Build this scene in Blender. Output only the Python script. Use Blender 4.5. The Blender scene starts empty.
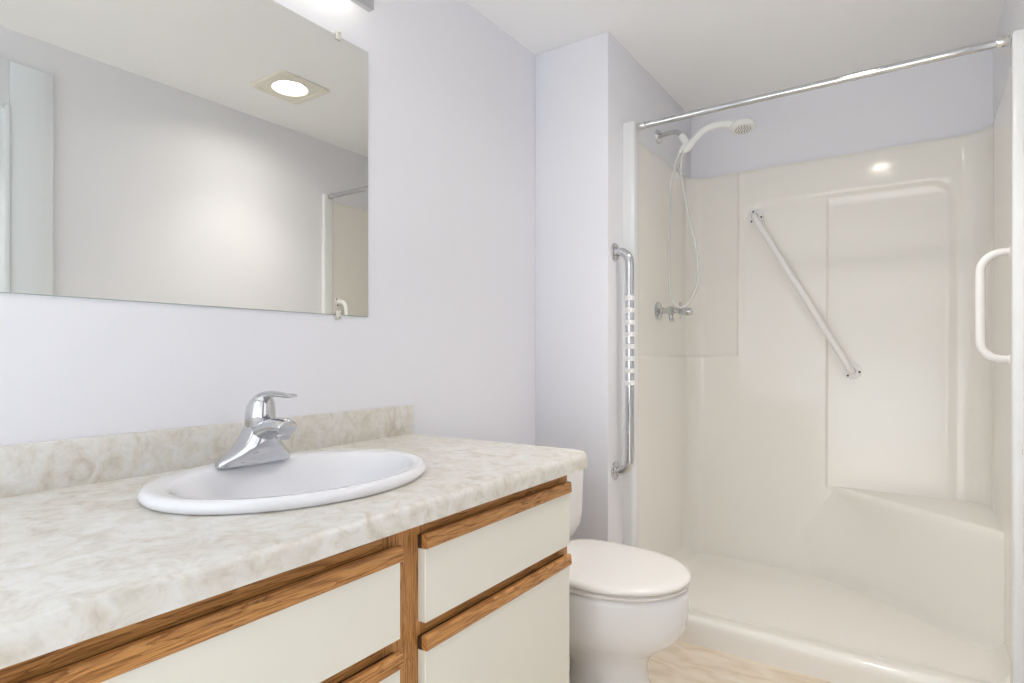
import bpy, bmesh, math
from mathutils import Vector, Matrix

SC = bpy.context.scene
COL = SC.collection
PI = math.pi

# ------------------------------------------------------------------ camera
FPX, HORIZON = 595.0, 354.0
YAW = math.atan(408.0 / 595.0)
cd = bpy.data.cameras.new('camera')
cam = bpy.data.objects.new('camera', cd)
COL.objects.link(cam)
cam.location = (0, 0, 1.065)
cam.rotation_euler = (PI / 2, 0, YAW)
cd.sensor_width = 36.0
cd.lens = FPX / 1024.0 * 36.0
cd.shift_y = (HORIZON - 341.5) / 1024.0
cd.clip_start = 0.02
SC.camera = cam

# ------------------------------------------------------------------ light, exposure
SC.view_settings.view_transform = 'Standard'
SC.view_settings.look = 'None'
SC.view_settings.gamma = 1.0
SC.view_settings.use_curve_mapping = False
SC.view_settings.exposure = 0.27
try:
    SC.cycles.diffuse_bounces = 8
    SC.cycles.max_bounces = 14
    SC.cycles.use_denoising = True
    SC.cycles.sample_clamp_indirect = 6.0
except Exception:
    pass

DAY_W, DAY_COL = 126.0, (0.70, 0.84, 1.0)
HALL_W, HALL_COL = 4.0, (0.92, 0.95, 1.0)
DOWN_STR, DOWN_COL = 98.0, (1.0, 0.945, 0.875)
SPOT_W = 38.0
TUBE_STR, TUBE_COL = 6.5, (1.0, 0.96, 0.88)

w = bpy.data.worlds.new('world')
SC.world = w
w.use_nodes = True
w.node_tree.nodes['Background'].inputs[0].default_value = (0.85, 0.92, 1.0, 1)
w.node_tree.nodes['Background'].inputs[1].default_value = 0.6


def area_light(name, loc, rot, sx, sy, watts, col, spread=180):
    l = bpy.data.lights.new(name, 'AREA')
    l.shape = 'RECTANGLE'
    l.size, l.size_y = sx, sy
    l.energy = watts
    l.color = col
    l.spread = math.radians(spread)
    o = bpy.data.objects.new(name, l)
    o.location = loc
    o.rotation_euler = rot
    COL.objects.link(o)
    return o


REAR = -0.95          # rear wall of the room, behind the camera
area_light('added_hall_light', (-0.4, -2.1, 2.27), (0, 0, 0), 1.3, 1.3, DAY_W, DAY_COL, 115)  # invented lamp in the unseen hall, added to supply the cool daylight
area_light('daylight_doorway', (1.15, 0.38, 1.25), (PI / 2, 0, PI / 2), 0.8, 1.5, HALL_W, HALL_COL)


# ------------------------------------------------------------------ materials
def new_mat(name):
    m = bpy.data.materials.new(name)
    m.use_nodes = True
    nt = m.node_tree
    b = nt.nodes['Principled BSDF']
    return m, nt, b


def setin(b, **kw):
    for k, v in kw.items():
        k = k.replace('_', ' ')
        if k in b.inputs:
            if isinstance(v, tuple) and len(v) == 3:
                v = (*v, 1)
            b.inputs[k].default_value = v


def plain(name, col, rough=0.5, bump=0.0, bscale=200.0, metallic=0.0, var=0.0, coat=0.0, ior=1.5):
    m, nt, b = new_mat(name)
    setin(b, Base_Color=col, Roughness=rough, Metallic=metallic, Coat_Weight=coat, IOR=ior)
    tc = nt.nodes.new('ShaderNodeTexCoord')
    n = nt.nodes.new('ShaderNodeTexNoise')
    n.inputs['Scale'].default_value = bscale
    n.inputs['Detail'].default_value = 3
    nt.links.new(tc.outputs['Object'], n.inputs['Vector'])
    if bump > 0:
        bp = nt.nodes.new('ShaderNodeBump')
        bp.inputs['Strength'].default_value = bump
        bp.inputs['Distance'].default_value = 0.002
        nt.links.new(n.outputs['Fac'], bp.inputs['Height'])
        nt.links.new(bp.outputs['Normal'], b.inputs['Normal'])
    if var > 0:
        n2 = nt.nodes.new('ShaderNodeTexNoise')
        n2.inputs['Scale'].default_value = 3.0
        nt.links.new(tc.outputs['Object'], n2.inputs['Vector'])
        r = nt.nodes.new('ShaderNodeValToRGB')
        r.color_ramp.elements[0].position = 0.3
        r.color_ramp.elements[1].position = 0.7
        r.color_ramp.elements[0].color = (*[c * (1 - var) for c in col], 1)
        r.color_ramp.elements[1].color = (*col, 1)
        nt.links.new(n2.outputs['Fac'], r.inputs['Fac'])
        nt.links.new(r.outputs['Color'], b.inputs['Base Color'])
    return m


def ramp(nt, stops):
    r = nt.nodes.new('ShaderNodeValToRGB')
    e = r.color_ramp.elements
    e[0].position, e[0].color = stops[0][0], (*stops[0][1], 1)
    e[1].position, e[1].color = stops[-1][0], (*stops[-1][1], 1)
    for p, c in stops[1:-1]:
        k = e.new(p)
        k.color = (*c, 1)
    return r


def laminate():
    m, nt, b = new_mat('marbled_laminate')
    tc = nt.nodes.new('ShaderNodeTexCoord')
    a = nt.nodes.new('ShaderNodeTexNoise')
    a.inputs['Scale'].default_value = 17
    a.inputs['Detail'].default_value = 7
    a.inputs['Roughness'].default_value = 0.62
    a.inputs['Distortion'].default_value = 1.4
    nt.links.new(tc.outputs['Object'], a.inputs['Vector'])
    r = ramp(nt, [(0.30, (0.57, 0.52, 0.44)), (0.44, (0.68, 0.645, 0.58)), (0.54, (0.73, 0.71, 0.665)), (0.66, (0.77, 0.757, 0.735))])
    nt.links.new(a.outputs['Fac'], r.inputs['Fac'])
    f = nt.nodes.new('ShaderNodeTexNoise')
    f.inputs['Scale'].default_value = 60
    f.inputs['Detail'].default_value = 5
    f.inputs['Distortion'].default_value = 0.8
    nt.links.new(tc.outputs['Object'], f.inputs['Vector'])
    r2 = ramp(nt, [(0.34, (0.90, 0.89, 0.86)), (0.52, (1, 1, 1))])
    nt.links.new(f.outputs['Fac'], r2.inputs['Fac'])
    mx = nt.nodes.new('ShaderNodeMixRGB')
    mx.blend_type = 'MULTIPLY'
    mx.inputs['Fac'].default_value = 0.8
    nt.links.new(r.outputs['Color'], mx.inputs[1])
    nt.links.new(r2.outputs['Color'], mx.inputs[2])
    nt.links.new(mx.outputs['Color'], b.inputs['Base Color'])
    setin(b, Roughness=0.34)
    return m


def oak():
    m, nt, b = new_mat('oak_wood')
    tc = nt.nodes.new('ShaderNodeTexCoord')
    mp = nt.nodes.new('ShaderNodeMapping')
    nt.links.new(tc.outputs['UV'], mp.inputs['Vector'])
    mp.inputs['Scale'].default_value = (2.2, 26.0, 1)
    n = nt.nodes.new('ShaderNodeTexNoise')
    n.inputs['Scale'].default_value = 2.2
    n.inputs['Detail'].default_value = 4
    n.inputs['Distortion'].default_value = 0.9
    nt.links.new(mp.outputs['Vector'], n.inputs['Vector'])
    wv = nt.nodes.new('ShaderNodeMath')
    wv.operation = 'MULTIPLY'
    wv.inputs[1].default_value = 7.0
    nt.links.new(n.outputs['Fac'], wv.inputs[0])
    fr = nt.nodes.new('ShaderNodeMath')
    fr.operation = 'FRACT'
    nt.links.new(wv.outputs[0], fr.inputs[0])
    r = ramp(nt, [(0.0, (0.24, 0.095, 0.022)), (0.22, (0.46, 0.205, 0.058)), (0.7, (0.60, 0.295, 0.095)), (1.0, (0.52, 0.250, 0.076))])
    nt.links.new(fr.outputs[0], r.inputs['Fac'])
    # fine pores along the grain
    mp2 = nt.nodes.new('ShaderNodeMapping')
    nt.links.new(tc.outputs['UV'], mp2.inputs['Vector'])
    mp2.inputs['Scale'].default_value = (14.0, 420.0, 1)
    p = nt.nodes.new('ShaderNodeTexNoise')
    p.inputs['Scale'].default_value = 1.0
    p.inputs['Detail'].default_value = 2
    nt.links.new(mp2.outputs['Vector'], p.inputs['Vector'])
    r2 = ramp(nt, [(0.36, (0.58, 0.52, 0.46)), (0.52, (1, 1, 1))])
    nt.links.new(p.outputs['Fac'], r2.inputs['Fac'])
    mx = nt.nodes.new('ShaderNodeMixRGB')
    mx.blend_type = 'MULTIPLY'
    mx.inputs['Fac'].default_value = 1.0
    nt.links.new(r.outputs['Color'], mx.inputs[1])
    nt.links.new(r2.outputs['Color'], mx.inputs[2])
    nt.links.new(mx.outputs['Color'], b.inputs['Base Color'])
    setin(b, Roughness=0.38)
    return m


def vinyl():
    m, nt, b = new_mat('travertine_vinyl')
    tc = nt.nodes.new('ShaderNodeTexCoord')
    mp = nt.nodes.new('ShaderNodeMapping')
    mp.inputs['Scale'].default_value = (1, 2.6, 1)
    mp.inputs['Rotation'].default_value = (0, 0, 0.5)
    nt.links.new(tc.outputs['Object'], mp.inputs['Vector'])
    a = nt.nodes.new('ShaderNodeTexNoise')
    a.inputs['Scale'].default_value = 9
    a.inputs['Detail'].default_value = 8
    a.inputs['Distortion'].default_value = 0.8
    nt.links.new(mp.outputs['Vector'], a.inputs['Vector'])
    r = ramp(nt, [(0.3, (0.64, 0.53, 0.40)), (0.5, (0.74, 0.64, 0.51)), (0.7, (0.80, 0.72, 0.61))])
    nt.links.new(a.outputs['Fac'], r.inputs['Fac'])
    nt.links.new(r.outputs['Color'], b.inputs['Base Color'])
    setin(b, Roughness=0.4)
    return m


def emission(name, col, s):
    m, nt, b = new_mat(name)
    setin(b, Base_Color=(0.9, 0.9, 0.9), Emission_Color=col, Emission_Strength=s)
    return m


def glass(name, col=(1, 1, 1), rough=0.02):
    m, nt, b = new_mat(name)
    setin(b, Base_Color=col, Roughness=rough, Transmission_Weight=1.0, IOR=1.49)
    return m


M = {}
M['wall'] = plain('wall_paint', (0.83, 0.83, 0.872), 0.55, 0.05, 260)
M['hallw'] = plain('hall_wall_paint', (0.82, 0.82, 0.84), 0.6)
M['ceiling'] = plain('ceiling_paint', (0.90, 0.90, 0.91), 0.8, 0.05, 200)
M['trimp'] = plain('trim_paint', (0.80, 0.84, 0.88), 0.35)
M['acrylic'] = plain('almond_fibreglass', (0.865, 0.841, 0.788), 0.10, 0.02, 14, ior=1.5)
M['jamb'] = plain('white_fibreglass_flange', (0.80, 0.805, 0.81), 0.16)
M['porcelain'] = plain('white_porcelain', (0.84, 0.84, 0.87), 0.07, coat=0.3)
M['china'] = plain('toilet_china', (0.83, 0.82, 0.82), 0.08, coat=0.3)
M['seatp'] = plain('seat_plastic', (0.85, 0.82, 0.79), 0.16)
M['front'] = plain('almond_melamine', (0.78, 0.765, 0.69), 0.35)
M['oak'] = oak()
M['dark'] = plain('dark_brown', (0.060, 0.027, 0.014), 0.6)
M['laminate'] = laminate()
M['vinyl'] = vinyl()
M['chrome'] = plain('polished_chrome', (0.61, 0.615, 0.63), 0.045, metallic=1.0)
M['steel'] = plain('polished_steel', (0.72, 0.71, 0.69), 0.14, metallic=1.0)
M['mirror'] = plain('mirror_silver', (0.79, 0.79, 0.755), 0.0, metallic=1.0)
M['medge'] = plain('mirror_edge_glass', (0.42, 0.50, 0.47), 0.2)
M['whitep'] = plain('white_plastic', (0.86, 0.86, 0.845), 0.2)
M['whiteb'] = plain('white_coated_bar', (0.86, 0.85, 0.83), 0.18)
M['tape'] = plain('white_grip_tape', (0.85, 0.85, 0.84), 0.6)
M['screw'] = plain('dark_screw', (0.02, 0.02, 0.02), 0.4)
M['hose'] = plain('pale_grey_hose', (0.66, 0.66, 0.63), 0.25)
M['rubber'] = plain('grey_nozzle', (0.16, 0.15, 0.14), 0.5)
M['clear'] = plain('clear_plastic', (0.66, 0.65, 0.59), 0.06)
M['pane'] = glass('window_glass', (1, 1, 1), 0.0)
M['lamp'] = emission('lamp_glow', DOWN_COL, DOWN_STR)
M['tube'] = emission('tube_glow', TUBE_COL, TUBE_STR)
M['cream'] = plain('cream_trim', (0.80, 0.77, 0.68), 0.4)
M['beige'] = plain('hall_paint', (0.80, 0.72, 0.62), 0.6)


# ------------------------------------------------------------------ mesh helpers
class MB:
    def __init__(self):
        self.bm = bmesh.new()

    def box(self, x0, x1, y0, y1, z0, z1, bev=0.0, seg=2):
        b = bmesh.new()
        bmesh.ops.create_cube(b, size=1.0)
        for v in b.verts:
            v.co = Vector(((x0 + x1) / 2 + v.co.x * (x1 - x0), (y0 + y1) / 2 + v.co.y * (y1 - y0), (z0 + z1) / 2 + v.co.z * (z1 - z0)))
        if bev > 0:
            bmesh.ops.bevel(b, geom=list(b.edges), offset=bev, segments=seg, profile=0.5, affect='EDGES')
        self.merge(b)
        return self

    def merge(self, b):
        me = bpy.data.meshes.new('tmp')
        b.to_mesh(me)
        b.free()
        self.bm.from_mesh(me)
        bpy.data.meshes.remove(me)

    def rings(self, rings, cap0=True, cap1=True, closed=True):
        bm = self.bm
        vr = [[bm.verts.new(p) for p in r] for r in rings]
        n = len(vr[0])
        for a, b in zip(vr[:-1], vr[1:]):
            for i in range(n if closed else n - 1):
                j = (i + 1) % n
                bm.faces.new((a[i], a[j], b[j], b[i]))
        if cap0:
            bm.faces.new(list(reversed(vr[0])))
        if cap1:
            bm.faces.new(vr[-1])
        return self

    def tube(self, pts, rad, n=14, cap=True, flat=None):
        """swept round tube along pts; rad is a number or a list; flat=(a,b) scales the section axes."""
        pts = [Vector(p) for p in pts]
        m = len(pts)
        rads = rad if isinstance(rad, (list, tuple)) else [rad] * m
        tang = []
        for i in range(m):
            a = pts[max(i - 1, 0)]
            b = pts[min(i + 1, m - 1)]
            tang.append((b - a).normalized())
        t0 = tang[0]
        ref = Vector((0, 0, 1)) if abs(t0.z) < 0.9 else Vector((0, 1, 0))
        nrm = (ref - t0 * ref.dot(t0)).normalized()
        rings = []
        for i in range(m):
            t = tang[i]
            nrm = (nrm - t * nrm.dot(t)).normalized()
            bn = t.cross(nrm)
            r = rads[i]
            fa, fb = flat[i] if isinstance(flat, list) else (flat or (1, 1))
            rings.append([pts[i] + nrm * (math.cos(2 * PI * k / n) * r * fa) + bn * (math.sin(2 * PI * k / n) * r * fb) for k in range(n)])
        return self.rings(rings, cap, cap)

    def lathe(self, prof, origin, axis=(0, 0, 1), n=32):
        """prof: list of (radius, height) turned about axis through origin."""
        ax = Vector(axis).normalized()
        ref = Vector((0, 0, 1)) if abs(ax.z) < 0.9 else Vector((1, 0, 0))
        u = (ref - ax * ref.dot(ax)).normalized()
        v = ax.cross(u)
        o = Vector(origin)
        rings = [[o + ax * h + (u * math.cos(2 * PI * k / n) + v * math.sin(2 * PI * k / n)) * max(r, 1e-5) for k in range(n)] for r, h in prof]
        return self.rings(rings)

    def grid(self, rows):
        bm = self.bm
        vr = [[bm.verts.new(p) for p in r] for r in rows]
        for a, b in zip(vr[:-1], vr[1:]):
            for i in range(len(a) - 1):
                bm.faces.new((a[i], a[i + 1], b[i + 1], b[i]))
        return vr

    def build(self, name, mat, parent=None, smooth=True, ang=35, loc=None, uv=None):
        bm = self.bm
        bmesh.ops.recalc_face_normals(bm, faces=bm.faces)
        me = bpy.data.meshes.new(name)
        if uv:      # planar wood UVs: u runs along the grain axis
            lay = bm.loops.layers.uv.new('UVMap')
            for f in bm.faces:
                n = f.normal
                for l in f.loops:
                    c = l.vert.co
                    if uv == 'y':
                        l[lay].uv = (c.y, c.z * 1.0 + c.x * 0.8)
                    else:
                        l[lay].uv = (c.z, c.y * 1.0 + c.x * 0.8)
        bm.to_mesh(me)
        bm.free()
        if smooth:
            for p in me.polygons:
                p.use_smooth = True
            me.set_sharp_from_angle(angle=math.radians(ang))
        me.materials.append(M[mat])
        o = bpy.data.objects.new(name, me)
        COL.objects.link(o)
        if parent:
            o.parent = parent
            o.matrix_parent_inverse = Matrix.Translation(parent.location).inverted()
        return o


def thing(name, label, cat, loc, group=None):
    o = bpy.data.objects.new(name, None)
    o.empty_display_size = 0.05
    o.location = loc
    COL.objects.link(o)
    tag(o, label, cat, group)
    return o


def tag(o, label, cat, group=None):
    o['label'] = label
    o['category'] = cat
    if group:
        o['group'] = group
    return o


def struct(o, label=None):
    o['kind'] = 'structure'
    if label:
        o['label'] = label
    return o


def sbox(name, mat, *a, **k):
    return struct(MB().box(*a, **k).build(name, mat))


def bez(pts, n=24):
    """Catmull-Rom through pts."""
    P = [Vector(p) for p in pts]
    P = [2 * P[0] - P[1]] + P + [2 * P[-1] - P[-2]]
    out = []
    segs = len(P) - 3
    for s in range(segs):
        p0, p1, p2, p3 = P[s:s + 4]
        for i in range(n):
            t = i / n
            out.append(0.5 * ((2 * p1) + (p2 - p0) * t + (2 * p0 - 5 * p1 + 4 * p2 - p3) * t * t + (3 * p1 - p0 - 3 * p2 + p3) * t ** 3))
    out.append(P[-2])
    return out


def lin(a, b, n):
    return [a + (b - a) * i / n for i in range(n + 1)]


def sst(e0, e1, x):
    t = min(1, max(0, (x - e0) / (e1 - e0)))
    return t * t * (3 - 2 * t)


# ------------------------------------------------------------------ room shell
XL, XR = -1.31, 0.243
YS, YB = 2.078, 3.075
XC = -0.981            # left end wall of the shower
H = 2.298
DX, DY, DR = -0.203, 1.690, 0.076          # downlight

struct(MB().box(-2.1, 2.2, -3.7, YB + 0.12, -0.10, 0.0).build('floor', 'vinyl'))
cb = MB()
cb.box(-2.1, DX - 0.10, -3.7, YB + 0.12, H, H + 0.15)
cb.box(DX + 0.10, 2.2, -3.7, YB + 0.12, H, H + 0.15)
cb.box(DX - 0.10, DX + 0.10, -3.7, DY - 0.10, H, H + 0.15)
cb.box(DX - 0.10, DX + 0.10, DY + 0.10, YB + 0.12, H, H + 0.15)
struct(cb.build('ceiling', 'ceiling', smooth=False))
sbox('wall_left', 'wall', XL - 0.12, XL, REAR - 0.12, YB + 0.12, 0, H)
sbox('wall_chase', 'wall', XL, XC, YS, YB, 0, H, bev=0.004)
sbox('wall_back', 'wall', XL, XR + 0.12, YB, YB + 0.12, 0, H)
# right wall with its doorway (y from -0.02 to 0.778)
D0, D1, DH = -0.02, 0.778, 2.0
rb = MB()
rb.box(XR, XR + 0.12, D1, YB, 0, H)
rb.box(XR, XR + 0.12, D0, D1, DH, H)
rb.box(XR, XR + 0.12, REAR - 0.12, D0, 0, H)
struct(rb.build('wall_right', 'wall', smooth=False))
# wide flat casing round the doorway
tb = MB()
tb.box(XR - 0.02, XR, D1, D1 + 0.138, 0, DH + 0.17, 0.002)
tb.box(XR - 0.02, XR, D0 - 0.138, D0, 0, DH + 0.17, 0.002)
tb.box(XR - 0.02, XR, D0, D1, DH, DH + 0.17, 0.002)
struct(tb.build('trim_1', 'trimp'))
tb = MB()
tb.box(XR - 0.028, XR + 0.12, D1 - 0.016, D1, 0, DH, 0.002)
tb.box(XR - 0.028, XR + 0.12, D0, D0 + 0.016, 0, DH, 0.002)
tb.box(XR - 0.028, XR + 0.12, D0 + 0.016, D1 - 0.016, DH - 0.016, DH, 0.002)
struct(tb.build('trim_2', 'trimp'))
sbox('wall_hall', 'beige', 2.0, 2.12, REAR, 1.3, 0, H)
sbox('wall_hall_side', 'beige', XR + 0.12, 2.0, REAR - 0.02, REAR + 0.08, 0, H)
sbox('wall_hall_end', 'beige', XR + 0.12, 2.0, 1.2, 1.3, 0, H)
# rear side: invented wide opening and hall behind the camera, admitting the added light
RX0, RX1, RZ = -1.22, 0.17, 2.05
wb = MB()
wb.box(XL, RX0, REAR - 0.12, REAR, 0, H)
wb.box(RX1, XR, REAR - 0.12, REAR, 0, H)
wb.box(RX0, RX1, REAR - 0.12, REAR, RZ, H)
struct(wb.build('wall_rear', 'wall', smooth=False))
sbox('wall_hall_left', 'hallw', -2.02, -1.90, -3.5, REAR - 0.12, 0, H)
sbox('wall_hall_right', 'hallw', 1.10, 1.22, -3.5, REAR - 0.12, 0, H)
sbox('wall_hall_rear', 'hallw', -2.02, 1.22, -3.62, -3.5, 0, H)
sbox('wall_hall_front', 'hallw', -2.02, XL - 0.12, REAR - 0.12, REAR, 0, H)

# ------------------------------------------------------------------ shower stall
TOP = 1.962
SL, SB, SR = -0.966, 3.026, 0.230     # inner faces of the surround
YF = 2.272                            # where the surround starts behind the flanges
t = thing('shower_stall', 'glossy almond one-piece walk-in shower stall filling the alcove', 'shower', (-0.37, 2.65, 0.0))

# surround wall: plan path left -> back -> right, displaced by its moulded recesses
RC = 0.075
RR = 0.098
path = []      # (x, y, nx, ny) with inward normal
for y in lin(YF, SB - RC, 10):
    path.append((SL, y, 1, 0))
for i in range(1, 10):
    a = PI - (PI / 2) * i / 10
    path.append((SL + RC + math.cos(a) * RC, SB - RC + math.sin(a) * RC, -math.cos(a), -math.sin(a)))
xs = lin(SL + RC, -0.765, 6) + lin(-0.765, -0.725, 16)[1:] + lin(-0.725, -0.55, 20)[1:] + lin(-0.55, -0.37, 8)[1:] + lin(-0.37, -0.335, 20)[1:] + lin(-0.335, 0.04, 14)[1:] + lin(0.04, SR - RR, 26)[1:]
for x in xs:
    path.append((x, SB, 0, -1))
for i in range(1, 10):
    a = PI / 2 - (PI / 2) * i / 10   # right cove
    path.append((SR - RR + math.cos(a) * RR, SB - RR + math.sin(a) * RR, -math.cos(a), -math.sin(a)))
for y in lin(SB - RR, YF, 10):
    path.append((SR, y, -1, 0))
zs = lin(0.035, 0.44, 14) + lin(0.44, 0.50, 12)[1:] + lin(0.50, 1.03, 26)[1:] + lin(1.03, 1.075, 16)[1:] + lin(1.075, 1.56, 26)[1:] + lin(1.56, 1.86, 64)[1:] + lin(1.86, TOP - 0.02, 5)[1:] + lin(TOP - 0.02, TOP, 3)[1:]


def rrect(x, z, x0, x1, z0, z1, r):
    """signed distance (negative inside) to a rounded rectangle."""
    cx, cz = (x0 + x1) / 2, (z0 + z1) / 2
    qx, qz = abs(x - cx) - (x1 - x0) / 2 + r, abs(z - cz) - (z1 - z0) / 2 + r
    return math.hypot(max(qx, 0), max(qz, 0)) + min(max(qx, qz), 0) - r


def disp(x, y, nx, ny, z):
    """+ = towards the inside of the shower."""
    d = 0.0
    # upper left band (left wall and the strip of back wall up to the vertical line) set back
    if x < -0.55:
        side = 1 - sst(-0.744, -0.734, x)
        d -= 0.007 * side * sst(1.049, 1.060, z)
    if abs(ny) > 0.99:
        # broad shallow arch, fading out towards its foot
        q = rrect(x, z, -0.728, 0.131, 0.2, 1.805, 0.11)
        d -= 0.009 * (1 - sst(-0.034, 0.0, q)) * sst(0.75, 1.45, z)
        # deeper back-rest panel above the corner seat: crisp left edge, soft top and right
        d -= 0.012 * sst(-0.355, -0.343, x) * (1 - sst(0.088, 0.130, x)) * (1 - sst(1.735, 1.80, z)) * sst(0.455, 0.470, z)
    d -= abs(ny) * 0.022 * (z - 0.9)
    if z > TOP - 0.02:
        d -= 0.006 * ((z - TOP + 0.02) / 0.02) ** 2
    return d


rows = []
for (x, y, nx, ny) in path:
    col = []
    for z in zs:
        d = disp(x, y, nx, ny, z)
        col.append(Vector((x + nx * d, y + ny * d, z)))
    # top ledge back to the painted walls
    last = col[-1]
    wx = min(max(last.x - nx * 0.05, XC + 0.0015), XR - 0.0015)
    wy = min(last.y - ny * 0.09, YB - 0.0015)
    if nx > 0.999:
        wx, wy = XC + 0.0015, last.y
    elif nx < -0.999:
        wx, wy = XR - 0.0015, last.y
    elif abs(ny) > 0.999:
        wx, wy = last.x, YB - 0.0015
    else:
        wx = XC + 0.0015 if nx > 0 else XR - 0.0015
        wy = YB - 0.0015
        # fan the cove out to the square corner of the alcove
        fr = abs(ny)
        if fr < 0.7071:
            wy = min(YB - 0.0015, last.y + abs(ny / nx) * abs(wx - last.x))
        else:
            wx = last.x - nx / fr * (YB - 0.0015 - last.y)
    col.append(Vector((wx, wy, TOP + 0.001)))
    rows.append(col)
m = MB()
m.grid(rows)
m.build('surround', 'acrylic', t, ang=50)

# pan with raised threshold
YT = 2.180
ys = [(YT, 0.0), (YT, 0.055), (YT + 0.001, 0.074), (YT + 0.004, 0.083), (YT + 0.010, 0.0885), (YT + 0.018, 0.0905), (YT + 0.030, 0.0905), (YT + 0.050, 0.0875), (YT + 0.080, 0.080), (YT + 0.110, 0.071), (YT + 0.135, 0.0635), (YT + 0.155, 0.0575), (YT + 0.175, 0.0535)]
ys += [(y, 0.051) for y in lin(YT + 0.20, SB - 0.10, 12)]
ys += [(SB - 0.07, 0.0525), (SB - 0.045, 0.056), (SB - 0.025, 0.062), (SB - 0.012, 0.072), (SB - 0.003, 0.090), (SB + 0.001, 0.115)]
xw = [SL - 0.0005, SL + 0.003, SL + 0.010, SL + 0.022, SL + 0.04, SL + 0.07] + lin(SL + 0.11, SR - 0.11, 16) + [SR - 0.07, SR - 0.04, SR - 0.022, SR - 0.010, SR - 0.003, SR + 0.0005]


def pan_x(x):
    e = min(x - SL, SR - x)
    return 0.064 * (1 - min(1, max(0, e) / 0.07)) ** 2.6


rows = []
for y, z in ys:
    front = 1 - sst(YT + 0.08, YT + 0.14, y)
    rows.append([Vector((x, y, max(z, 0.051 + pan_x(x) * (1 - front)) if y > YT + 0.08 else z)) for x in xw])
m = MB()
m.grid(rows)
m.build('shower_pan', 'acrylic', t, ang=60)

# moulded corner seat
A = Vector((-0.345, SB + 0.006, 0))
Bp = Vector((SR + 0.001, 2.545, 0))
Ab = Vector((-0.255, SB + 0.006, 0))
Cc = Vector((SR + 0.001, SB + 0.022, 0))
ZS = 0.470
rings = []
nrm = Vector((-(Bp - A).y, (Bp - A).x, 0)).normalized()
if nrm.dot(Cc - A) > 0:
    nrm = -nrm                       # outward, towards the room
for z, ins, f in [(0.040, -0.014, 0.0), (0.056, -0.007, 0.02), (0.070, -0.002, 0.05), (0.09, 0.0, 0.10), (0.25, 0, 0.5), (0.40, 0, 0.9), (0.445, 0.0, 1.0), (0.458, 0.003, 1), (0.466, 0.009, 1), (0.470, 0.018, 1), (0.4705, 0.030, 1)]:
    a = Ab.lerp(A, f) - nrm * ins
    a.y = max(a.y, SB - 0.02)
    b = Bp - nrm * ins
    n = 14
    s0 = 0.02 + 0.36 * (1 - sst(0.30, 0.465, z))
    p0 = Vector((a.x - s0, SB + 0.016, 0))
    p2 = a.lerp(b, min(0.6, 0.03 + s0 * 1.3))
    front = []
    for i in range(n + 1):
        u = i / n
        front.append(p0 * (1 - u) ** 2 + a * (2 * u * (1 - u)) + p2 * u * u)
    front += [p2.lerp(b, i / 6) for i in range(1, 7)]
    rings.append([Vector((p.x, min(p.y, SB + 0.016), z)) for p in front] + [Vector((Cc.x, Cc.y - 0.02, z)), Vector((Cc.x - 0.02, Cc.y - 0.004, z)), Vector((a.x + 0.02, Cc.y - 0.004, z))])
m = MB().rings(rings, True, True)
m.build('corner_seat', 'acrylic', t, ang=40)

# front flanges (jambs)
JT = 1.992


def jamb(xw, xi, r):
    """flange section: square against the wall at xw, rounded on the free side at xi."""
    sg = 1 if xi > xw else -1
    y0, y1 = 2.214, 2.276
    sec_ = [(xw, y1), (xw, y0)]
    for i in range(7):
        a = PI / 2 * i / 6
        sec_.append((xi - sg * r + sg * math.sin(a) * r, y0 + r - math.cos(a) * r))
    for i in range(7):
        a = PI / 2 * i / 6
        sec_.append((xi - sg * r + sg * math.cos(a) * r, y1 - r + math.sin(a) * r))
    rings_ = []
    for z, k in ((0.070, 0), (JT - 0.010, 0), (JT - 0.003, 0.003), (JT, 0.010)):
        cy_ = (y0 + y1) / 2
        rings_.append([Vector((x if abs(x - xw) < 1e-6 else x - sg * k, cy_ + (y - cy_) * (1 - k / 0.031), z)) for x, y in sec_])
    MB().rings(rings_).build('flange', 'jamb', t)


jamb(XC + 0.0004, -0.934, 0.014)
jamb(XR - 0.0004, 0.2185, 0.008)

# curtain rod
ZR, YR = 1.974, 2.248
t = thing('shower_curtain_rod', 'straight chrome curtain rod spanning the shower opening', 'curtain rod', (-0.36, YR, ZR))
MB().tube([(-0.930, YR, ZR), (0.2135, YR, ZR + 0.004)], 0.0125, 20).build('rod', 'chrome', t)
MB().lathe([(0.0135, 0), (0.0145, 0.002), (0.0145, 0.030), (0.0135, 0.032)], (-0.932, YR, ZR), (1, 0, 0)).build('end_sleeve', 'steel', t)
MB().lathe([(0.0135, 0), (0.0145, 0.002), (0.0145, 0.030), (0.0135, 0.032)], (0.2165, YR, ZR + 0.004), (-1, 0, 0)).build('end_sleeve', 'steel', t)

# ------------------------------------------------------------------ hand shower
AY, AZ = 2.60, 2.052
t = thing('hand_shower', 'white hand shower clipped to chrome arm with looping grey hose', 'shower head', (XC, AY, AZ))
MB().lathe([(0.0, 0), (0.032, 0), (0.032, 0.003), (0.028, 0.009), (0.014, 0.012), (0.0, 0.012)], (XC, AY, AZ), (1, 0, 0)).build('wall_flange', 'chrome', t)
MB().tube(bez([(XC + 0.010, AY, AZ), (XC + 0.06, AY, AZ + 0.004), (XC + 0.092, AY, AZ), (XC + 0.112, AY, AZ - 0.022)], 8), 0.0105, 14).build('shower_arm', 'chrome', t)
bx, bz = XC + 0.112, AZ - 0.022
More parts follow.
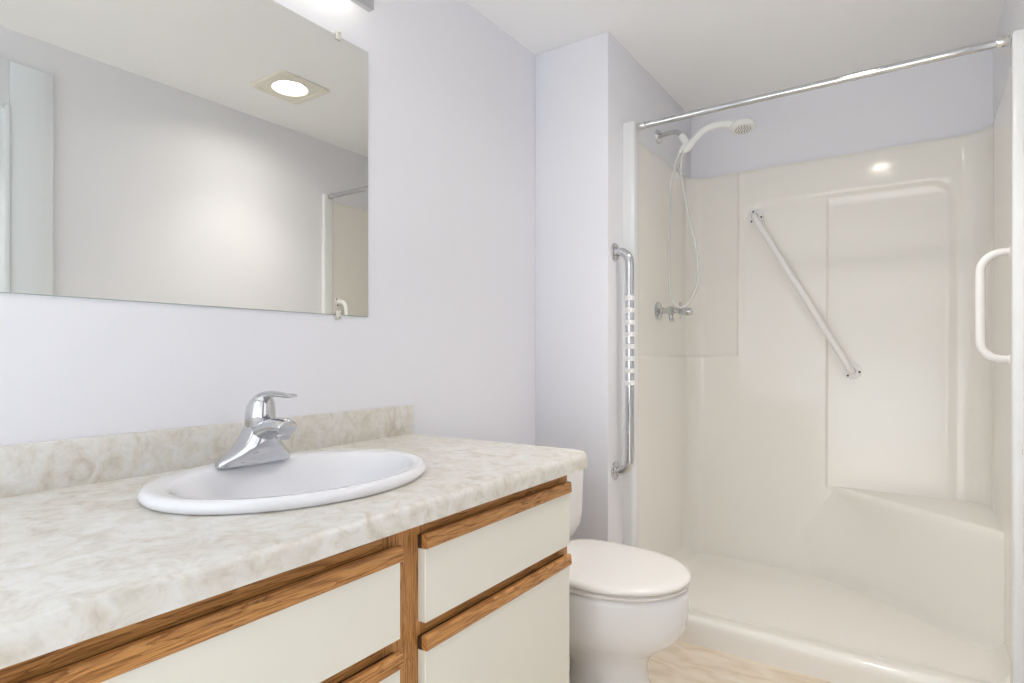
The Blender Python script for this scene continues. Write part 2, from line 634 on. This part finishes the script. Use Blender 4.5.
# bracket / diverter: a bulb on the arm and a slanted cradle
b = MB()
b.tube([(bx - 0.004, AY, bz + 0.004), (bx + 0.006, AY, bz - 0.012), (bx + 0.020, AY, bz - 0.034), (bx + 0.034, AY, bz - 0.052)], [0.014, 0.017, 0.016, 0.012], 16)
b.tube([(bx + 0.020, AY, bz - 0.036), (bx + 0.002, AY, bz - 0.056), (bx - 0.010, AY, bz - 0.072)], [0.012, 0.011, 0.009], 14)
b.build('bracket', 'whitep', t)
cx0, cz0 = bx + 0.034, bz - 0.052
b = MB()
b.tube([(cx0 - 0.018, AY - 0.002, cz0 - 0.012), (cx0 + 0.012, AY - 0.002, cz0 + 0.014)], [0.016, 0.018], 16)
b.build('cradle', 'whitep', t)
hx = lambda x, z: (x, AY - 0.004, z)
hp = bez([hx(cx0 - 0.026, cz0 - 0.020), hx(cx0 + 0.03, cz0 + 0.032), hx(cx0 + 0.075, cz0 + 0.062), hx(cx0 + 0.135, cz0 + 0.067), hx(cx0 + 0.190, cz0 + 0.054)], 8)
nn = len(hp)
hr = [0.011 + 0.004 * math.sin(PI * min(1, i / nn * 1.1)) + (0.004 if i > nn * 0.8 else 0) for i in range(nn)]
MB().tube(hp, hr, 16).build('handle', 'whitep', t)
hc = Vector(hx(cx0 + 0.224, cz0 + 0.041))
hax = Vector((0.10, -0.10, -1)).normalized()
hd = MB().lathe([(0.0, -0.022), (0.022, -0.021), (0.040, -0.014), (0.049, -0.002), (0.051, 0.008), (0.048, 0.014), (0.040, 0.016), (0.0, 0.016)], hc, hax, 36).build('spray_head', 'whitep', t)
b = MB()
ux = hax.cross(Vector((0, 1, 0))).normalized()
uy = hax.cross(ux)
for ring, cnt in ((0.010, 6), (0.020, 12), (0.030, 16)):
    for k in range(cnt):
        a = 2 * PI * k / cnt
        p = hc + hax * 0.0155 + ux * (math.cos(a) * ring) + uy * (math.sin(a) * ring)
        b.lathe([(0.0022, 0), (0.0022, 0.0025), (0.0012, 0.003)], p, hax, 8)
b.build('nozzles', 'rubber', hd)
# hose: from the diverter down in a long U and up to the handle
sy = AY - 0.004
hs = bez([(bx - 0.010, AY, bz - 0.072), (bx - 0.032, sy, bz - 0.13), (bx - 0.052, sy, bz - 0.24), (bx - 0.058, sy, bz - 0.42), (bx - 0.050, sy - 0.020, bz - 0.60), (bx - 0.032, sy - 0.052, bz - 0.70), (bx - 0.002, sy - 0.066, bz - 0.755), (bx + 0.034, sy - 0.070, bz - 0.762), (bx + 0.066, sy - 0.062, bz - 0.725), (bx + 0.082, sy - 0.040, bz - 0.65), (bx + 0.070, sy - 0.014, bz - 0.52), (bx + 0.030, sy, bz - 0.36), (bx + 0.004, sy, bz - 0.22), (bx - 0.006, sy, bz - 0.15), (cx0 - 0.030, sy, cz0 - 0.032), (cx0 - 0.022, sy, cz0 - 0.016)], 14)
MB().tube(hs, 0.0062, 12).build('hose', 'hose', t)

# ------------------------------------------------------------------ shower valve
VY, VZ = 2.580, 1.258
VX = SL - 0.007
t = thing('shower_valve', 'chrome shower tap on the left shower wall below the hose', 'tap', (VX, VY, VZ))
MB().lathe([(0.0, 0), (0.041, 0), (0.041, 0.004), (0.034, 0.010), (0.020, 0.014), (0.017, 0.016), (0.017, 0.024), (0.0, 0.024)], (VX, VY, VZ), (1, 0, 0)).build('escutcheon', 'chrome', t)
MB().lathe([(0.013, 0.022), (0.013, 0.045), (0.019, 0.048), (0.020, 0.060), (0.019, 0.072), (0.014, 0.076), (0.014, 0.090), (0.018, 0.093), (0.018, 0.116), (0.015, 0.120), (0.0, 0.121)], (VX, VY, VZ), (1, 0, 0)).build('valve_body', 'chrome', t)
b = MB()
for a in (0.35, PI / 2 + 0.35, PI + 0.35, 1.5 * PI + 0.35):
    dy, dz = math.cos(a), math.sin(a)
    b.tube([(VX + 0.104, VY + dy * 0.012, VZ + dz * 0.012), (VX + 0.106, VY + dy * 0.026, VZ + dz * 0.026), (VX + 0.107, VY + dy * 0.036, VZ + dz * 0.036)], [0.006, 0.0065, 0.0085], 12)
b.lathe([(0.016, 0.118), (0.017, 0.122), (0.017, 0.150), (0.013, 0.156), (0.0, 0.157)], (VX, VY, VZ), (1, -0.05, -0.06))
b.build('handle', 'chrome', t)
MB().tube([(VX + 0.06, VY, VZ - 0.014), (VX + 0.062, VY, VZ - 0.036), (VX + 0.066, VY - 0.004, VZ - 0.046)], [0.010, 0.010, 0.012], 14).build('outlet', 'chrome', t)


# ------------------------------------------------------------------ grab bars
def bend(a, b, c, r, n=8):
    """points of a rounded corner at b between a and c."""
    a, b, c = Vector(a), Vector(b), Vector(c)
    d1, d2 = (a - b).normalized(), (c - b).normalized()
    ang = math.acos(max(-1, min(1, d1.dot(d2))))
    L = r / math.tan(ang / 2)
    p, q = b + d1 * L, b + d2 * L
    bis = (d1 + d2).normalized()
    o = b + bis * (r / math.sin(ang / 2))
    out = []
    v0, v1 = (p - o), (q - o)
    om = math.acos(max(-1, min(1, v0.normalized().dot(v1.normalized()))))
    for i in range(n + 1):
        s = i / n
        out.append(o + v0 * (math.sin((1 - s) * om) / math.sin(om)) + v1 * (math.sin(s * om) / math.sin(om)))
    return out


def grab(root, w0, w1, outdir, stand, rad, mat, bend_r, flange_r, screws=3, scr_mat='chrome', tilt=0.5):
    w0, w1, outdir = Vector(w0), Vector(w1), Vector(outdir)
    k0, k1 = w0 + outdir * stand, w1 + outdir * stand
    pts = [w0 + outdir * 0.004] + bend(w0, k0, k1, bend_r) + bend(k0, k1, w1, bend_r) + [w1 + outdir * 0.004]
    MB().tube(pts, rad, 20).build('bar', mat, root)
    ref = (w1 - w0).normalized()
    u2 = outdir.cross(ref)
    for p in (w0, w1):
        fl = MB().lathe([(0.0, 0), (flange_r, 0), (flange_r, 0.003), (flange_r * 0.93, 0.0055), (rad * 1.3, 0.0065), (rad * 1.05, 0.010), (0.0, 0.010)], p, outdir, 32).build('wall_flange', mat, root)
        for k in range(screws):
            a = 2 * PI * k / screws + tilt
            q = p + (ref * math.cos(a) + u2 * math.sin(a)) * (flange_r * 0.76) + outdir * 0.0052
            MB().lathe([(0.0048, 0), (0.0045, 0.0012), (0.0025, 0.0022), (0.0, 0.0024)], q, outdir, 12).build('screw', scr_mat, fl)


GY = 2.140
t = thing('grab_bar', 'vertical chrome grab bar with white grip stripes beside the toilet', 'grab bar', (XC, GY, 0.615))
grab(t, (XC, GY, 1.462), (XC, GY, 0.612), (1, 0, 0), 0.062, 0.0165, 'chrome', 0.048, 0.036)
for z in [1.279 - i * (1.279 - 0.955) / 7 for i in range(8)]:
    MB().tube([(XC + 0.062, GY, z + 0.009), (XC + 0.062, GY, z - 0.009)], 0.0171, 20).build('grip_stripe', 'tape', t)

t = thing('grab_bar', 'long white grab bar mounted diagonally on the back shower wall', 'grab bar', (-0.455, SB, 1.36))
grab(t, (-0.655, SB + 0.010, 1.727), (-0.248, SB + 0.017, 0.990), (0, -1, 0), 0.058, 0.0145, 'whiteb', 0.035, 0.036, 3, 'screw', 0.9)

t = thing('grab_bar', 'short white D-shaped grab bar on the right shower wall', 'grab bar', (SR, 2.345, 1.21))
grab(t, (SR, 2.318, 1.372), (SR, 2.318, 1.048), (-1, 0, 0), 0.078, 0.0125, 'whiteb', 0.055, 0.028, 3, 'screw', 0.3)

o = MB().lathe([(0.0, 0), (0.016, 0), (0.016, 0.003), (0.010, 0.006), (0.009, 0.012), (0.017, 0.016), (0.021, 0.024), (0.020, 0.032), (0.012, 0.038), (0.0, 0.039)], (XR, 1.890, 0.834), (-1, 0, 0)).build('wall_peg', 'whitep')
tag(o, 'small white rounded knob on the right wall at the photo edge', 'peg')

# ------------------------------------------------------------------ vanity cabinet
XF = -0.718            # face frame plane
XD = -0.699            # plane of drawer fronts
V0, V1 = -0.12, 1.288  # cabinet ends
ZT = 0.7835
t = thing('vanity_cabinet', 'oak framed bathroom vanity cabinet with almond drawer fronts', 'cabinet', (-1.0, 0.58, 0.0))
b = MB()
b.box(XL + 0.002, XF - 0.02, V0, V0 + 0.016, 0.09, ZT)
b.box(XL + 0.002, XF - 0.02, V1 - 0.016, V1, 0.09, ZT)
b.box(XL + 0.002, XL + 0.010, V0 + 0.016, V1 - 0.016, 0.09, ZT)
b.box(XL + 0.010, XF - 0.02, V0 + 0.016, V1 - 0.016, 0.09, 0.106)
b.build('carcass', 'front', t)
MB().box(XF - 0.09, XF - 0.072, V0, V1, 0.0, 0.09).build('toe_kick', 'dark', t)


def rail(y0, y1, z0, z1, ax='y'):
    return MB().box(XF - 0.02, XF, y0, y1, z0, z1, 0.0008, 1).build('frame_rail' if ax == 'y' else 'frame_stile', 'oak', t, uv=ax)


S0, S1 = 0.676, 0.776
for y0, y1 in ((V0, V0 + 0.05), (S0, S1), (V1 - 0.045, V1)):
    rail(y0, y1, 0.09, ZT, 'z')
for y0, y1 in ((V0 + 0.05, S0), (S1, V1 - 0.045)):
    rail(y0, y1, 0.715, ZT)
    rail(y0, y1, 0.545, 0.625)
    rail(y0, y1, 0.09, 0.14)


def front(name, y0, y1, z0, z1):
    """almond panel with an oak finger-pull along its top edge; the dark groove shows at the rail's end."""
    p = MB().box(XF + 0.0005, XD, y0, y1, z0, z1 - 0.026, 0.0012, 1).build(name, 'front', t)
    MB().box(XF + 0.0005, XD - 0.009, y0, y1, z1 - 0.026, z1 - 0.004, 0.0005, 1).build('pull_groove', 'dark', p)  # solid dark brown strip filling the hollow channel behind the pull
    rings = []
    zb, zt = z1 - 0.0255, z1
    prof = [(XD - 0.009, zb), (XD + 0.003, zb), (XD + 0.0045, zb + 0.003), (XD + 0.0030, zt - 0.004), (XD + 0.0005, zt - 0.0005), (XD - 0.003, zt), (XD - 0.009, zt - 0.001)]
    for y in (y0 + 0.0005, y1 + 0.003):
        rings.append([Vector((x, y, z)) for x, z in prof])
    MB().rings(rings).build('finger_pull', 'oak', p, uv='y', ang=25)
    return p


L0, L1 = -0.075, 0.698
R0, R1 = 0.757, 1.266
front('drawer_front', L0, L1, 0.600, 0.752)
front('drawer_front', R0, R1, 0.603, 0.756)
front('door', R0, R1, 0.115, 0.581)
front('door', L0, (L0 + L1) / 2 - 0.002, 0.115, 0.578)
front('door', (L0 + L1) / 2 + 0.002, L1, 0.115, 0.578)

# ------------------------------------------------------------------ countertop
ZC = 0.820
KX, K0, K1 = -0.676, -0.14, 1.368
SX, SY, SAX, SAY = -0.990, 0.716, 0.214, 0.274      # sink rim ellipse


def counter_mesh():
    """slab with rolled front edge, rounded front corner and an oval cut-out."""
    R = 0.014
    prof = [(KX, ZC - 0.036), (KX, ZC - R)]
    for i in range(1, 7):
        a = PI / 2 * i / 6
        prof.append((KX - R + math.cos(a) * R, ZC - R + math.sin(a) * R))
    # (x offset from the edge, z): sweep round the outline
    off = [(KX - x, z) for x, z in prof]
    cr = 0.070

    def outline(d):
        pts = [Vector((XL + 0.001, K0 + d, 0)), ]
        pts += [Vector((KX - d, K0 + d, 0))]
        x1, y1 = KX - d, K1 - d
        r = max(cr - d, 0.004)
        for i in range(9):
            a = PI / 2 * i / 8
            pts.append(Vector((x1 - r + math.cos(a) * r, y1 - r + math.sin(a) * r, 0)))
        pts.append(Vector((XL + 0.001, 1.350 - d, 0)))
        return pts
    rings = []
    for d, z in off:
        rings.append([Vector((p.x, p.y, z)) for p in outline(d)])
    b = MB().rings(rings, True, True)
    return b


m = counter_mesh()
slab = m.build('countertop', 'laminate', None, ang=30)
c = MB()
c.rings([[Vector((SX + (SAX - 0.02) * math.cos(2 * PI * k / 64), SY + (SAY - 0.02) * math.sin(2 * PI * k / 64), z)) for k in range(64)] for z in (0.7, 0.9)])
cut = c.build('cutter', 'laminate')
md = slab.modifiers.new('hole', 'BOOLEAN')
md.operation = 'DIFFERENCE'
md.object = cut
md.solver = 'EXACT'
bpy.context.view_layer.update()
dg = bpy.context.evaluated_depsgraph_get()
nm = bpy.data.meshes.new_from_object(slab.evaluated_get(dg))
slab.modifiers.clear()
slab.data = nm
bpy.data.objects.remove(cut)
for p in nm.polygons:
    p.use_smooth = True
nm.set_sharp_from_angle(angle=math.radians(30))
tag(slab, 'cream marbled laminate countertop with rolled edge on the vanity', 'countertop')
b = MB()
b.box(XL + 0.001, -1.290, K0, 1.346, ZC - 0.002, 0.907, 0.003, 2)
b.build('backsplash', 'laminate', slab)

# ------------------------------------------------------------------ sink
t = thing('sink', 'white oval drop-in sink set in the cream countertop', 'sink', (SX, SY, ZC))


def ell(f, z, n=72, sx=0.0, ax=None, ay=None):
    ax = ax or SAX
    ay = ay or SAY
    return [Vector((SX + sx + ax * f * math.cos(2 * PI * k / n), SY + ay * f * math.sin(2 * PI * k / n), z)) for k in range(n)]


z0 = ZC + 0.0006
rings = [ell(0.970, z0), ell(0.985, z0 + 0.002), ell(1.0, z0 + 0.008), ell(1.0, z0 + 0.013), ell(0.988, z0 + 0.0185), ell(0.965, z0 + 0.021), ell(0.945, z0 + 0.0212)]


def bowl(ax, ay, z, sx):
    return [Vector((SX + sx + ax * math.cos(2 * PI * k / 72), SY + ay * math.sin(2 * PI * k / 72), z)) for k in range(72)]


# inner bowl is pushed forward, leaving a tap ledge at the back
rings += [bowl(0.180, 0.243, z0 + 0.0205, 0.012), bowl(0.170, 0.235, z0 + 0.018, 0.018), bowl(0.163, 0.229, z0 + 0.010, 0.021), bowl(0.153, 0.218, z0 - 0.015, 0.022), bowl(0.138, 0.198, z0 - 0.06, 0.022), bowl(0.118, 0.172, z0 - 0.095, 0.02), bowl(0.085, 0.125, z0 - 0.122, 0.015), bowl(0.045, 0.06, z0 - 0.135, 0.01), bowl(0.022, 0.022, z0 - 0.138, 0.005)]
under = [bowl(0.03, 0.03, z0 - 0.15, 0.005), bowl(0.09, 0.13, z0 - 0.135, 0.012), bowl(0.125, 0.18, z0 - 0.105, 0.016), bowl(0.148, 0.208, z0 - 0.06, 0.018), bowl(0.162, 0.224, z0 - 0.02, 0.016), bowl(0.182, 0.234, z0 - 0.003, 0.004)]
m = MB().rings(rings + under + [rings[0]], False, False)
bmesh.ops.remove_doubles(m.bm, verts=m.bm.verts, dist=1e-6)
bas = m.build('basin', 'porcelain', t, ang=60)
MB().lathe([(0.0, -0.004), (0.021, -0.004), (0.023, 0.0), (0.021, 0.003), (0.014, 0.002), (0.013, 0.006), (0.0, 0.008)], (SX + 0.006, SY, z0 - 0.137), (0, 0, 1)).build('drain', 'chrome', t)

# ------------------------------------------------------------------ faucet
FX, FY, FZ = -1.133, 0.712, z0 + 0.0215
t = thing('faucet', 'chrome single-lever faucet on the back ledge of the oval sink', 'faucet', (FX, FY, FZ))


def sec(xc, yc, z, ax, ay, n=40, p=2.3, tilt=0.0):
    out = []
    for k in range(n):
        a = 2 * PI * k / n
        ca, sa = math.cos(a), math.sin(a)
        x = ax * math.copysign(abs(ca) ** (2 / p), ca)
        y = ay * math.copysign(abs(sa) ** (2 / p), sa)
        out.append(Vector((xc + x, yc + y, z + x * tilt)))
    return out


b = MB()
b.rings([sec(FX, FY, FZ, 0.029, 0.081), sec(FX, FY, FZ + 0.006, 0.0295, 0.0815), sec(FX + 0.002, FY, FZ + 0.011, 0.031, 0.078), sec(FX + 0.006, FY, FZ + 0.017, 0.034, 0.069), sec(FX + 0.012, FY, FZ + 0.027, 0.039, 0.056), sec(FX + 0.016, FY, FZ + 0.040, 0.041, 0.0445), sec(FX + 0.018, FY, FZ + 0.055, 0.039, 0.0355), sec(FX + 0.020, FY, FZ + 0.067, 0.036, 0.0310), sec(FX + 0.021, FY, FZ + 0.0745, 0.0295, 0.0270)])
b.build('body', 'chrome', t, ang=50)
# spout: flattened loft running out over the bowl
b = MB()
sp = bez([(FX + 0.012, FY, FZ + 0.052), (FX + 0.040, FY, FZ + 0.066), (FX + 0.070, FY, FZ + 0.077), (FX + 0.094, FY, FZ + 0.080), (FX + 0.110, FY, FZ + 0.079), (FX + 0.116, FY, FZ + 0.078)], 6)
n = len(sp)
rr = [0.0225 - 0.0068 * i / n for i in range(n)]
rr[-1] *= 0.55
rr[-3] *= 0.93
rr[-2] *= 0.80
b.tube(sp, rr, 24, True, [(1.0 - 0.08 * i / n, 1.35 - 0.15 * i / n) for i in range(n)])
b.build('spout', 'chrome', t, ang=50)
MB().lathe([(0.0138, 0.008), (0.0150, 0), (0.0150, -0.007), (0.013, -0.0105), (0.0, -0.010)], (FX + 0.099, FY, FZ + 0.0670), (0.12, 0, 1), 24).build('aerator', 'chrome', t)
# lever handle: hood and a thin arched lever
b = MB()
b.rings([sec(FX + 0.021, FY, FZ + 0.0755, 0.0285, 0.0265, 36, 2.0), sec(FX + 0.021, FY, FZ + 0.079, 0.0310, 0.0285, 36, 2.0, 0.10), sec(FX + 0.021, FY, FZ + 0.100, 0.0315, 0.0285, 36, 2.0, 0.16), sec(FX + 0.022, FY, FZ + 0.118, 0.0295, 0.0265, 36, 2.0, 0.2), sec(FX + 0.024, FY, FZ + 0.130, 0.0245, 0.0220, 36, 2.0, 0.22), sec(FX + 0.026, FY, FZ + 0.138, 0.0165, 0.0155, 36, 2.0, 0.22), sec(FX + 0.027, FY, FZ + 0.1415, 0.005, 0.005, 36, 2.0, 0.2)])
lp = bez([(FX + 0.010, FY, FZ + 0.124), (FX + 0.028, FY, FZ + 0.136), (FX + 0.052, FY, FZ + 0.1425), (FX + 0.084, FY, FZ + 0.1430), (FX + 0.114, FY, FZ + 0.1410), (FX + 0.130, FY, FZ + 0.1420)], 6)
n = len(lp)
b.tube(lp, [0.013 - 0.003 * i / n for i in range(n - 1)] + [0.006], 20, True, [(0.68 - 0.32 * i / n, 1.35 - 0.25 * i / n) for i in range(n)])
b.build('lever_handle', 'chrome', t, ang=50)
MB().lathe([(0.0028, 0), (0.0028, 0.0012), (0, 0.0013)], (FX + 0.0517, FY, FZ + 0.092), (1, 0, 0), 12).build('indicator_button', 'screw', t)

# ------------------------------------------------------------------ mirror
t = thing('wall_mirror', 'large frameless rectangular mirror clipped to the wall above the vanity', 'mirror', (XL, 0.565, 1.171))
MY0, MY1, MZ0, MZ1 = -0.045, 1.174, 1.171, 1.930
MB().box(XL + 0.0005, XL + 0.005, MY0, MY1, MZ0, MZ1, 0.0006, 1).build('backing', 'medge', t)
MB().box(XL + 0.0052, XL + 0.0062, MY0 + 0.0012, MY1 - 0.0012, MZ0 + 0.0012, MZ1 - 0.0012).build('mirror_glass', 'mirror', t)
for y in (1.066, 0.06):
    for z, s in ((MZ0, 1), (MZ1, -1)):
        b = MB()
        b.box(XL + 0.0063, XL + 0.0105, y - 0.008, y + 0.008, z - 0.010, z + 0.012 if s > 0 else z + 0.010, 0.0018, 2) if s > 0 else b.box(XL + 0.0063, XL + 0.0105, y - 0.008, y + 0.008, z - 0.012, z + 0.010, 0.0018, 2)
        b.box(XL + 0.0002, XL + 0.0063, y - 0.009, y + 0.009, z - 0.012 if s > 0 else z + 0.002, z - 0.002 if s > 0 else z + 0.012, 0.001, 1)
        cl = b.build('mirror_clip', 'clear', t)
        MB().lathe([(0.003, 0), (0.003, 0.001), (0.0, 0.0018)], (XL + 0.0106, y, z - 0.006 * s), (1, 0, 0), 12).build('screw', 'steel', cl)

# ------------------------------------------------------------------ vanity light
LZ = 2.012
t = thing('vanity_light', 'chrome bar light fixture on the wall above the mirror', 'light fixture', (XL, 0.56, LZ))
LY0, LY1 = 0.02, 1.138
MB().box(XL + 0.0005, XL + 0.018, LY0, LY1 - 0.01, LZ + 0.075, LZ + 0.135, 0.003, 2).build('back_plate', 'steel', t)
b = MB()
b.box(-1.262, -1.240, LY0, LY1, LZ, LZ + 0.050, 0.003, 2)
b.build('front_bar', 'chrome', t)
b = MB()
b.box(-1.260, -1.245, LY0 + 0.002, LY1 - 0.002, LZ + 0.0505, LZ + 0.14, 0.003, 2)
b.build('shade', 'cream', t)
for y in (LY0 + 0.10, LY1 - 0.12):
    MB().box(XL + 0.018, -1.2605, y - 0.008, y + 0.008, LZ + 0.104, LZ + 0.112, 0.001, 1).build('bracket', 'steel', t)
MB().tube([(-1.276, LY0 + 0.03, LZ + 0.070), (-1.276, LY1 - 0.03, LZ + 0.070)], 0.011, 16).build('lamp_tube', 'tube', t)

# ------------------------------------------------------------------ ceiling downlight
t = thing('ceiling_downlight', 'square recessed ceiling downlight reflected in the mirror', 'ceiling light', (DX, DY, H))
N = 48
q = 0.132


def sq(k, s):
    a = 2 * PI * (k + 0.5) / N + PI / 4
    c_, s_ = math.cos(a), math.sin(a)
    m_ = max(abs(c_), abs(s_))
    return c_ / m_ * s, s_ / m_ * s


def ring_sq(s, z):
    return [Vector((DX + sq(k, s)[0], DY + sq(k, s)[1], z)) for k in range(N)]


def ring_ci(r, z):
    return [Vector((DX + r * math.cos(2 * PI * (k + 0.5) / N + PI / 4), DY + r * math.sin(2 * PI * (k + 0.5) / N + PI / 4), z)) for k in range(N)]


MB().rings([ring_sq(q, H - 0.0005), ring_sq(q, H - 0.006), ring_sq(q - 0.008, H - 0.010), ring_sq(q - 0.030, H - 0.010), ring_sq(q - 0.034, H - 0.007), ring_ci(DR + 0.004, H - 0.007), ring_ci(DR, H - 0.004), ring_ci(DR - 0.004, H + 0.010), ring_ci(DR - 0.006, H + 0.045)], False, False).build('trim_plate', 'cream', t, ang=25)
MB().lathe([(DR - 0.0055, 0.045), (DR - 0.0055, 0.140), (0.0, 0.140)], (DX, DY, H), (0, 0, 1), 48).build('housing', 'steel', t)
MB().lathe([(0.0, 0.022), (0.030, 0.0225), (0.052, 0.0245), (0.060, 0.028), (0.062, 0.034), (0.045, 0.060), (0.020, 0.085), (0.0, 0.086)], (DX, DY, H), (0, 0, 1), 40).build('bulb', 'lamp', t)

# the bulb is a reflector lamp: its beam points down
sl = bpy.data.lights.new('reflector_beam', 'SPOT')
sl.energy = SPOT_W
sl.color = DOWN_COL
sl.spot_size = math.radians(104)
sl.spot_blend = 1.0
sl.shadow_soft_size = 0.05
so = bpy.data.objects.new('reflector_beam', sl)
so.location = (DX, DY, H + 0.012)
COL.objects.link(so)

# ------------------------------------------------------------------ toilet
TY = 1.606
t = thing('toilet', 'white toilet with closed lid between vanity and shower', 'toilet', (-0.90, TY, 0.0))


def egg(xf, xb, hw, z, n=56, yc=TY, p=2.7, bias=0.42):
    """egg outline: front (towards +x) rounded, back squarer."""
    xm = xb + (xf - xb) * (1 - bias - 0.08)
    out = []
    for k in range(n):
        a = 2 * PI * k / n
        ca, sa = math.cos(a), math.sin(a)
        if ca >= 0:
            x = xm + (xf - xm) * ca
            y = hw * sa
        else:
            x = xm - (xm - xb) * abs(ca) ** (2 / p)
            y = hw * math.copysign(abs(sa) ** (2 / p), sa)
        out.append(Vector((x, yc + y, z)))
    return out


bowl_secs = [
    (-0.598, -0.90, 0.120, 0.0), (-0.596, -0.90, 0.122, 0.012), (-0.602, -0.895, 0.117, 0.030), (-0.622, -0.88, 0.106, 0.075), (-0.638, -0.865, 0.097, 0.13),
    (-0.641, -0.865, 0.097, 0.175), (-0.634, -0.90, 0.104, 0.203), (-0.610, -0.98, 0.124, 0.228), (-0.572, -1.06, 0.150, 0.255), (-0.544, -1.10, 0.170, 0.283), (-0.529, -1.10, 0.183, 0.318),
    (-0.524, -1.09, 0.187, 0.355), (-0.523, -1.09, 0.188, 0.395), (-0.525, -1.09, 0.187, 0.408), (-0.531, -1.085, 0.180, 0.414), (-0.60, -1.05, 0.13, 0.414)]
m = MB().rings([egg(*s) for s in bowl_secs])
m.build('bowl', 'china', t, ang=60)
m = MB().rings([egg(-0.88, -1.13, 0.098, 0.0), egg(-0.88, -1.13, 0.098, 0.03), egg(-0.88, -1.12, 0.082, 0.06), egg(-0.88, -1.12, 0.078, 0.20), egg(-0.88, -1.12, 0.085, 0.27)])
m.build('trapway', 'china', t, ang=60)
# seat ring and lid
SBK = -0.965
m = MB().rings([egg(-0.536, SBK, 0.181, 0.4155), egg(-0.526, SBK, 0.188, 0.420), egg(-0.525, SBK, 0.189, 0.426), egg(-0.530, SBK, 0.184, 0.430), egg(-0.55, SBK + 0.02, 0.165, 0.4305)])
m.build('seat', 'seatp', t, ang=60)
m = MB().rings([egg(-0.529, SBK, 0.184, 0.4325, p=4.2), egg(-0.522, SBK - 0.004, 0.190, 0.4345, p=4.2), egg(-0.520, SBK - 0.004, 0.192, 0.441, p=4.2), egg(-0.523, SBK - 0.002, 0.189, 0.447, p=4.2), egg(-0.532, SBK + 0.004, 0.181, 0.4508, p=4.2), egg(-0.56, SBK + 0.02, 0.162, 0.4530, p=4.2), egg(-0.64, SBK + 0.07, 0.10, 0.4560, p=4.2), egg(-0.72, SBK + 0.14, 0.04, 0.457, p=4.2)])
m.build('lid', 'seatp', t, ang=60)
for s in (-0.08, 0.08):
    MB().tube([(SBK - 0.012, TY + s - 0.018, 0.436), (SBK - 0.012, TY + s + 0.018, 0.436)], 0.010, 14).build('hinge', 'seatp', t)


def rsec(x0, x1, y0, y1, z, r, n=6):
    out = []
    for cx_, cy_, a0 in ((x1 - r, y1 - r, 0), (x0 + r, y1 - r, PI / 2), (x0 + r, y0 + r, PI), (x1 - r, y0 + r, 1.5 * PI)):
        for i in range(n + 1):
            a = a0 + PI / 2 * i / n
            out.append(Vector((cx_ + math.cos(a) * r, cy_ + math.sin(a) * r, z)))
    return out


m = MB().rings([rsec(-1.19, -1.01, TY - 0.20, TY + 0.20, 0.4145, 0.04), rsec(-1.20, -0.995, TY - 0.228, TY + 0.228, 0.425, 0.04), rsec(-1.205, -0.982, TY - 0.242, TY + 0.242, 0.452, 0.035), rsec(-1.208, -0.970, TY - 0.250, TY + 0.250, 0.480, 0.03), rsec(-1.21, -0.967, TY - 0.252, TY + 0.252, 0.52, 0.024), rsec(-1.21, -0.962, TY - 0.256, TY + 0.256, 0.70, 0.022)])
m.build('tank', 'china', t, ang=50)
m = MB().rings([rsec(-1.212, -0.960, TY - 0.258, TY + 0.258, 0.7005, 0.026), rsec(-1.215, -0.957, TY - 0.261, TY + 0.261, 0.706, 0.026), rsec(-1.215, -0.957, TY - 0.261, TY + 0.261, 0.722, 0.026), rsec(-1.211, -0.962, TY - 0.256, TY + 0.256, 0.730, 0.026), rsec(-1.19, -0.99, TY - 0.235, TY + 0.235, 0.733, 0.026)])
m.build('tank_lid', 'china', t, ang=50)
b = MB()
b.lathe([(0.0, 0), (0.013, 0), (0.013, 0.006), (0.008, 0.010), (0.0, 0.010)], (-0.963, TY - 0.19, 0.655), (1, 0, 0), 20)
b.tube([(-0.957, TY - 0.19, 0.655), (-0.951, TY - 0.16, 0.652), (-0.949, TY - 0.12, 0.648)], [0.006, 0.0065, 0.008], 12)
b.build('flush_lever', 'chrome', t)
